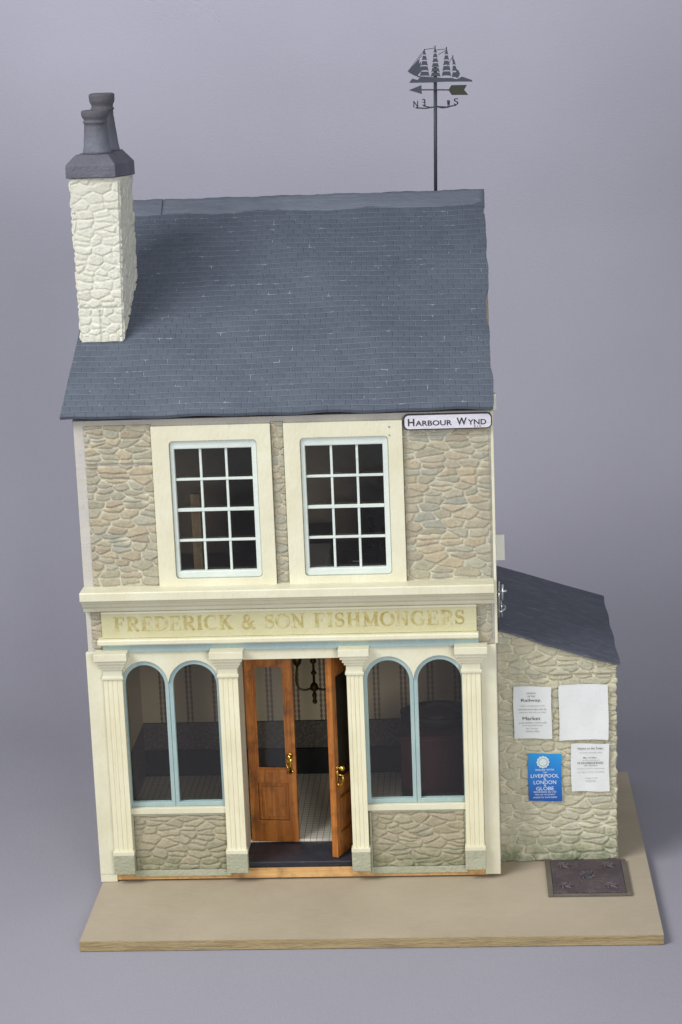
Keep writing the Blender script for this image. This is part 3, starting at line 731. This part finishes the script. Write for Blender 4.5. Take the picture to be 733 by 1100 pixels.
def shedroof():
    nx, ny = 30, 40; v = []; f = []
    for i in range(ny+1):
        for j in range(nx+1):
            s = j/nx; t = i/ny
            x = 1.0065 + s*(.2965 + .0015*math.sin(t*20)); y = .068 + t*.618 + (.0025*math.sin(s*14) if i == 0 else 0)
            z = topz(x) + .004 + .0022*math.sin(s*6+1)*math.cos(t*5) - .003*s*s
            v.append((x,y,z))
    n = nx+1; n0 = len(v); v += [(x,y,z-.005) for x,y,z in v]
    top = [(i*n+j, i*n+j+1, (i+1)*n+j+1, (i+1)*n+j) for i in range(ny) for j in range(nx)]
    f = top + [tuple(n0+k for k in q[::-1]) for q in top]
    bd = [j for j in range(n)] + [i*n+nx for i in range(1,ny+1)] + [ny*n+j for j in range(nx-1,-1,-1)] + [i*n for i in range(ny-1,0,-1)]
    f += [(bd[(k+1)%len(bd)], bd[k], n0+bd[k], n0+bd[(k+1)%len(bd)]) for k in range(len(bd))]
    MB().add(v, f).build('shed_roof', M['slate_shed'], L, fix=False)
shedroof()
MB().tube([(1.298,.52,.028),(1.306,.50,.030),(1.318,.498,.029),(1.321,.505,.030)], .002, 8).build('wire_hook', M['vane_dark'], L)

# ================================================================== NOTICES on the lean-to
def sheet(name, x0, x1, z0, z1, mat, label, seed, curl=.003):
    r = random.Random(seed); n = 14; v = []; ph = r.uniform(0, 6); yb = ly0-.0135
    for i in range(n+1):
        for j in range(n+1):
            s, t = j/n, i/n
            y = yb - curl*((s-.5)**2*2 + .6*(1-t)**2*abs(math.sin(s*5+ph))) - .0006*math.sin(s*9+ph)*math.sin(t*7)
            v.append((x0+(x1-x0)*s + .0008*math.sin(t*6+ph), y, z0+(z1-z0)*t + .0012*math.sin(s*4+ph)*(1 if i in (0,n) else .5)))
    m = n+1; mb = MB().add(v, [(i*m+j, i*m+j+1, (i+1)*m+j+1, (i+1)*m+j) for i in range(n) for j in range(n)])
    o = mb.build(name, mat, None, smooth=False, fix=False)
    so = o.modifiers.new('thick', 'SOLIDIFY'); so.thickness = .0006*S; so.offset = -1
    tag(o, label, 'notice', 'notices pasted on the lean-to'); return o, yb-curl*.75-.0012
def lines(o, y, xc, rows, mat):
    """rows: (text, z, height, width)"""
    objs = [text('lettering', s, mat, xc-w/2, xc+w/2, z, h, y, o) for s, z, h, w in rows]
    return join('lettering', objs)
o, y = sheet('notice', 1.040, 1.1335, .3300, .4655, M['paper'], 'upper left white notice with lines of small black print', 1)
lines(o, y, 1.084, [('NORTH', .449, .0035, .022), ('OF THE', .441, .004, .018), ('Railway.', .430, .0095, .050)], M['ink'])
lines(o, y, 1.084, [('Market', .3835, .0085, .044)], M['ink'])
lines(o, y-.0001, 1.086, [('notice is hereby given to all', .416, .0042, .060), ('merchants and traders that the', .4075, .0042, .070), ('trains for fish will run daily', .399, .0042, .066), ('at the harbour station and', .3725, .0042, .068), ('on the quay before noon', .365, .0042, .050), ('by order', .357, .0038, .030), ('Harbour Office', .350, .0038, .034)], M['pale_ink'])
o, y = sheet('notice', 1.152, 1.2735, .3240, .4680, M['paper'], 'upper right blank white sheet, the largest of the papers', 2, .004)
o, y = sheet('notice', 1.180, 1.2745, .1885, .3140, M['paper'], 'lower right white notice with faint grey print', 3)
lines(o, y, 1.228, [('Notice to the Town', .3025, .0055, .062), ('By order', .2775, .005, .034), ('OF THE HARBOUR BOARD', .264, .0052, .064)], M['ink'])
lines(o, y-.0001, 1.229, [('to be held in the public rooms', .291, .004, .056), ('on the evening of', .271, .0036, .042), ('at seven', .2575, .0036, .032), ('all persons are invited to attend and hear', .249, .0036, .068), ('the report of the committee', .240, .0036, .066), ('signed', .224, .0034, .030), ('Clerk', .2165, .0034, .026)], M['pale_ink'])
o, y = sheet('poster', 1.0735, 1.1565, .1640, .2895, M['bluecard'], 'bright blue insurance poster with white capitals and a round white seal', 4, .0015)
o['category'] = 'poster'
lines(o, y, 1.1145, [('INSURE WITH', .2475, .005, .046), ('THE', .2405, .004, .010), ('LIVERPOOL', .2315, .0095, .070), ('&', .2235, .005, .006), ('LONDON', .2145, .0100, .056), ('&', .2065, .0045, .006), ('GLOBE', .1980, .0095, .044), ('INSURANCE CO LTD', .1890, .0045, .056), ('FIRE LIFE ACCIDENT', .1820, .0034, .050), ('ASSETS EXCEED', .1745, .0036, .060)], M['white_ink'])
sl = MB(); pts = [(1.1105+(.0145 if k % 2 else .0168)*math.cos(math.pi*k/12), .2680+(.0145 if k % 2 else .0168)*math.sin(math.pi*k/12)) for k in range(24)]
sl.prism(pts, y-.0004, y+.0003, 'y'); seal = sl.build('seal', paint('seal_white', (206,218,222), (188,206,208), .3, .6), o)
MB().ring([(1.1105+.0115*math.cos(a*.2618), .268+.0115*math.sin(a*.2618)) for a in range(24)], [(1.1105+.0095*math.cos(a*.2618), .268+.0095*math.sin(a*.2618)) for a in range(24)], y-.0008, y-.0004).build('seal_ring', paint('seal_ring', (150,176,170), (190,170,160), .3, .6), seal)

# ================================================================== STREET SIGN
sg = thing('street_sign', 'white round-ended name plate with black lettering at the top right corner under the eaves', 'sign', (.8985, -.014, 1.157))
SX0, SX1, SZ0, SZ1 = .7915, 1.0005, 1.1385, 1.1765
def plate(x0, x1, z0, z1, c):
    pts = []
    for cx, cz, a0 in ((x1,z1,180),(x0,z1,270),(x0,z0,0),(x1,z0,90)):
        a1 = a0+90 if cx == x1 and cz == z1 else a0+90
        arc = [(cx+c*math.cos(math.radians(a0+90*k/6)), cz+c*math.sin(math.radians(a0+90*k/6))) for k in range(7)]
        pts += arc[::-1] if True else arc
    return pts
def oct_(x0,x1,z0,z1,r): return rrect(x0,x1,z0,z1,r,7)
MB().prism(oct_(SX0,SX1,SZ0,SZ1,.0125), -.0150, -.0095, 'y').build('border', M['ink'], sg)
MB().prism(oct_(SX0+.0026,SX1-.0026,SZ0+.0026,SZ1-.0026,.0105), -.0162, -.0148, 'y').build('face', M['sign_face'], sg)
ls = []
zb_ = 1.1485
def cap_word(first, rest, x0, x1, f):
    xm = x0+(x1-x0)*f
    return [text('lettering', first, M['ink'], x0, xm-.0012, zb_+.0088, .0176, -.0168, sg, offset=.022), text('lettering', rest, M['ink'], xm+.0012, x1, zb_+.0064, .0128, -.0168, sg, offset=.018)]
ls += cap_word('H', 'ARBOUR', .8020, .9060, .16) + cap_word('W', 'YND', .9170, .9870, .36)
ls.append(text('lettering', 'E14', M['ink'], .958, .974, 1.1445, .0040, -.0168, sg))
join('lettering', ls)

# ================================================================== COAL HATCH
C_ = thing('coal_hatch', 'dark cast iron cellar hatch set in the board before the lean-to', 'hatch', (1.211, -.033, 0))
hx0, hx1, hy0, hy1 = 1.112, 1.312, -.140, .074
MB().box(hx0-.001,hx0+.012,hy0,hy1,.0006,.0085).box(hx1-.012,hx1+.001,hy0,hy1,.0006,.0085).box(hx0+.0122,hx1-.0122,hy1-.006,hy1,.0006,.008).box(hx0+.0122,hx1-.0122,hy0,hy0+.008,.0006,.007).build('hatch_frame', M['iron_frame'], C_, bevel=.001)
MB().box(hx0+.0125,hx1-.0125,hy0+.0085,hy1-.0065,.0006,.0105).build('plate', M['iron'], C_, bevel=.0015)
for cx in (hx0+.045, hx1-.045):
    for cy in (hy0+.045, hy1-.045):
        orn = MB()
        for k in range(6):
            a = k*math.pi/3+.3; orn.tube([(cx,cy,.0105),(cx+.010*math.cos(a),cy+.010*math.sin(a),.0130),(cx+.020*math.cos(a+.9),cy+.020*math.sin(a+.9),.0108)], [.003,.0034,.0016], 6)
        orn.build('scroll_ornament', M['orn'], C_)
cx, cy = (hx0+hx1)/2, (hy0+hy1)/2
orn = MB()
for k in range(10):
    a = k*math.pi/5; orn.tube([(cx+.010*math.cos(a),cy+.012*math.sin(a),.0108),(cx+.020*math.cos(a+.3),cy+.022*math.sin(a+.3),.0122)], .0024, 6)
orn.build('ring_ornament', M['orn'], C_)
lt = MB()
for k in range(12): lt.box(hx0+.060+k*.0075, hx0+.0635+k*.0075, cy+.030, cy+.042, .0104, .0118)
lt.build('raised_bars', M['iron'], C_)
MB().lathe([(0,0),(.011,.0),(.010,.004),(.006,.0055),(0,.0055)], (cx, cy-.004, .0106), 16).build('knob', M['vane_dark'], C_)

# ================================================================== WEATHER VANE
VX, VY = .881, .724
V = thing('weather_vane', 'grey metal sailing-ship weather vane on a tall pole behind the ridge', 'weather vane', (VX, VY, 1.6))
K = .00243
def vp(px, py): return (VX + (px-468.2)*K, 1.919 - (py-88)*K + (px-468)*K*-.030)
def cp(c): return vp(432+c[0]/8.83, 45+c[1]/8.83)
MB().tube([(VX-.009,VY,1.56),(VX+.0005,VY,1.955)], .0047, 12).build('pole', M['vane_dark'], V, smooth=True)
ship = MB()
def poly(pts, dy=0): ship.prism([cp(p) for p in pts], VY-.0068-dy, VY-.0048-dy, 'y')
poly([(70,395),(100,355),(150,368),(182,335),(300,342),(385,350),(470,350),(520,362),(548,352),(572,338),(668,372),(668,386),(400,386),(300,392)])
for xm, yt, yb, wl, wr, n in ((222,88,332,46,42,5),(325,74,338,46,42,6),(432,84,332,50,38,5),(494,170,348,16,44,3)):
    for k in range(n):
        a0 = yb-(yb-yt)*k/n; a1 = yb-(yb-yt)*(k+.86)/n; s0 = 1-.80*k/n; s1 = 1-.80*(k+.86)/n
        poly([(xm-wl*s0-2,a0),(xm-wl*s1+3,a1),(xm+wr*s1-3,a1),(xm+wr*s0+2,a0),(xm+wr*s0*.3,a0-5),(xm-wl*s0*.4,a0-5)], .0001*(k%2))
for k, (x0_, y0_, x1_, y1_) in enumerate(((60,290,176,168),(86,306,190,196),(108,322,196,236))):
    poly([(x0_,y0_),(x1_,y1_),(x1_-8,y1_+52),(x0_+34,y0_+12)], .0002*k)
poly([(70,300),(80,292),(180,335),(168,345)], .0007)
poly([(516,352),(520,262),(556,310),(540,346)], .0002)
for a, b in (((222,86),(325,72)),((325,92),(432,80)),((60,290),(222,90)),((100,250),(200,140)),((432,92),(350,135)),((490,150),(436,240)),((545,290),(512,262)),((80,300),(190,200))):
    p, q = cp(a), cp(b); ship.tube([(p[0],VY-.006,p[1]),(q[0],VY-.006,q[1])], .0009, 6)
for a, b in (((222,60+20),(222,100)),((325,50),(325,100)),((432,62),(432,110)),((490,140),(490,200))):
    p, q = cp(a), cp(b); ship.tube([(p[0],VY-.006,p[1]),(q[0],VY-.006,q[1])], .0014, 6)
ship.build('ship', M['vane'], V)
ar = MB(); p, q = cp((180,460)), cp((450,462)); ar.tube([(p[0],VY-.006,p[1]),(q[0],VY-.006,q[1])], .0017, 8); ar.build('arrow_shaft', M['vane_dark'], V)
MB().prism([cp(c) for c in ((65,462),(186,415),(188,500))], VY-.0074, VY-.0056, 'y').build('arrow_head', M['vane'], V)
MB().prism([cp(c) for c in ((440,462),(470,418),(618,416),(590,462),(628,510),(470,510))], VY-.0074, VY-.0056, 'y').build('arrow_fletching', M['fletch'], V)
zc = cp((320,618))[1]
arms = MB(); ends = []
for a in (32, 122, 212, 302):
    d = (math.cos(math.radians(a)), math.sin(math.radians(a))); r = .062
    arms.tube([(VX,VY,zc),(VX+d[0]*r*.5,VY+d[1]*r*.5,zc-.003),(VX+d[0]*r,VY+d[1]*r,zc)], .0016, 8); ends.append((VX+d[0]*r, VY+d[1]*r, a))
arms.build('compass_arms', M['vane_dark'], V)
for (ex, ey, a), chh in zip(ends, 'SENW'):
    t = text('compass_letter', chh, M['vane_dark'], 0, .0135, .0095, .0170, 0, None)
    so = t.modifiers.new('thick', 'SOLIDIFY'); so.thickness = .0018*S; so.offset = 0
    rotm = Matrix.Translation(Vector((ex, ey, zc))*S) @ Matrix.Rotation(math.radians(a if a < 180 else a-180), 4, 'Z') @ Matrix.Translation(Vector((-.0068,0,0))*S)
    t.data.transform(rotm); t.parent = V; t.data.transform(Matrix.Translation(-V.location))

# ================================================================== THINGS INSIDE
LX, LY = .527, .33
lamp = thing('pendant_lamp', 'dark brass two-armed gas lamp hanging in the doorway of the shop', 'lamp', (LX, LY, .66))
m = MB().tube([(LX,LY,.668),(LX,LY,.375)], .0034, 8); m.lathe([(.0,-.012),(.009,-.008),(.012,0),(.009,.008),(.003,.014),(0,.015)], (LX,LY,.392), 14)
m.lathe([(.004,-.03),(.007,-.024),(.004,-.016),(.007,-.008),(.004,0)], (LX,LY,.378), 12)
m.lathe([(.003,0),(.0095,.008),(.005,.018),(.003,.02)], (LX,LY,.455), 12)
m.lathe([(.003,0),(.0085,.006),(.003,.014)], (LX,LY,.425), 12)
m.build('stem', M['dark_brass'], lamp, smooth=True)
for s in (-1, 1):
    pts = [(LX+s*(.006+.036*math.sin(k/10*math.pi*.5) + .010*math.sin(k/10*math.pi)), LY, .390 + .004*k*(k/10) - .012*math.sin(k/10*math.pi) + .020*(k/10)**2) for k in range(11)]
    MB().tube(pts, .0030, 8).build('arm', M['dark_brass'], lamp, smooth=True)
    e = pts[-1]; MB().lathe([(.004,0),(.010,.008),(.013,.024),(.010,.028),(.003,.004)], e, 16).build('lamp_cup', M['dark_brass'], lamp, smooth=True)

tb = thing('display_table', 'table under a dark maroon cloth behind the right shop window', 'table', (.856, .28, .05))
MB().box(.752,.966,.175,.40,.0505,.300).build('cloth', M['maroon'], tb, bevel=.006)
MB().box(.750,.968,.173,.402,.3003,.3065).build('table_top', M['maroon'], tb, bevel=.003)
bs = thing('basket', 'low dark oval basket resting on the maroon table', 'basket', (.838, .25, .3075))
MB().lathe([(.060,0),(.085,.012),(.094,.034),(.090,.037),(.075,.018),(0,.014)], (.850,.27,.3075), 36, 1.05, .85).build('basket_body', M['near_black'], bs, smooth=True)
MB().lathe([(.060,.018),(.056,.034),(.036,.046),(.0,.050)], (.850,.27,.3075), 28, 1.05, .85).build('basket_contents', M['dark_wood'], bs, smooth=True)

MB_ = MB().box(.2635,.2865,.070,.084,.6915,.977).build('post', M['post'], None, bevel=.001)
tag(MB_, 'pale wooden post standing behind the left upstairs window', 'post')
cb = thing('cabinet', 'low dark cabinet behind the right upstairs window', 'cabinet', (.65, .40, .6905))
MB().box(.592,.700,.36,.46,.6915,.742).build('cabinet_body', M['dark_wood'], cb, bevel=.002)
MB().box(.588,.704,.356,.464,.7425,.750).build('cabinet_top', M['dark_wood'], cb, bevel=.002)
MB().tube([(.638,.358,.722),(.660,.358,.722)], .002, 8).build('handle', M['steel'], cb)
cd = thing('candlestick', 'tall black candlestick on the dark upstairs cabinet', 'candlestick', (.688, .39, .7505))
MB().lathe([(.013,0),(.013,.004),(.006,.010),(.006,.050),(.010,.054),(.010,.058),(.006,.06),(.006,.082),(0,.083)], (.688,.39,.7505), 16).build('candlestick_body', M['near_black'], cd, smooth=True)
ch2 = thing('chair', 'small black chair beside the dark upstairs cabinet', 'chair', (.735, .41, .6905))
MB().box(.712,.758,.39,.43,.742,.750).build('seat', M['near_black'], ch2, bevel=.001)
MB().box(.7125,.7575,.425,.431,.7505,.800).build('backrest', M['near_black'], ch2, bevel=.002)
for lx_ in (.715,.754):
    for ly_ in (.393,.427): MB().box(lx_-.0025,lx_+.0025,ly_-.0025,ly_+.0025,.6912,.7418).build('leg', M['near_black'], ch2)
bed = thing('bed', 'dim grey-covered bed seen low in the right upstairs window', 'bed', (.54, .40, .6905))
MB().box(.500,.578,.20,.50,.6915,.738).build('mattress', M['paper'], bed, bevel=.008)
MB().box(.498,.580,.505,.515,.6915,.79).build('headboard', M['dark_wood'], bed, bevel=.003)

# ================================================================== CAMERA
cam = bpy.data.cameras.new('camera'); co = bpy.data.objects.new('camera', cam); COL.objects.link(co)
R_ = Vector((.99795751,.05192803,-.03720607)); U_ = Vector((.02403796,.23436165,.97185225)); F_ = Vector((-.05918605,.97076161,-.23263472))
mt = Matrix((R_, U_, -F_)).transposed().to_4x4(); mt.translation = Vector((.93819869,-4.97817682,2.13301974))*S
co.matrix_world = mt
cam.sensor_fit = 'VERTICAL'; cam.sensor_height = 24; cam.lens = 2295.722/1100*24; cam.clip_end = 100; cam.clip_start = .01
scn.camera = co

# ================================================================== LIGHT: studio softboxes and the room's soft bounce
w = bpy.data.worlds.new('World'); scn.world = w; w.use_nodes = True
w.node_tree.nodes['Background'].inputs[0].default_value = (.92,.95,1.0,1); w.node_tree.nodes['Background'].inputs[1].default_value = .49
def area(name, loc, target, size, power, color=(1,1,1)):
    l = bpy.data.lights.new(name, 'AREA'); l.shape = 'RECTANGLE'; l.size = size[0]*S; l.size_y = size[1]*S; l.energy = power; l.color = color
    o = bpy.data.objects.new(name, l); COL.objects.link(o); o.location = Vector(loc)*S
    o.rotation_euler = (Vector(target)-Vector(loc)).to_track_quat('-Z', 'Y').to_euler(); return o
area('softbox_key', (-2.0, -2.6, 4.0), (.5, -.7, .35), (2.5, 2.3), 20, (1,.985,.95)).data.spread = math.radians(78)
area('softbox_fill', (2.1, -4.9, 2.0), (.65, 0, .55), (1.6, 1.6), 4.2, (1,.985,.96)).data.spread = math.radians(50)
area('background_light', (.05, .6, 3.3), (0, 2.75, 2.0), (4.4, .6), 14.5, (.98,.97,1)).data.spread = math.radians(100)
scn.view_settings.view_transform = 'Standard'; scn.view_settings.look = 'None'; scn.view_settings.exposure = 0; scn.view_settings.gamma = 1
scn.cycles.max_bounces = 8; scn.cycles.transparent_max_bounces = 12
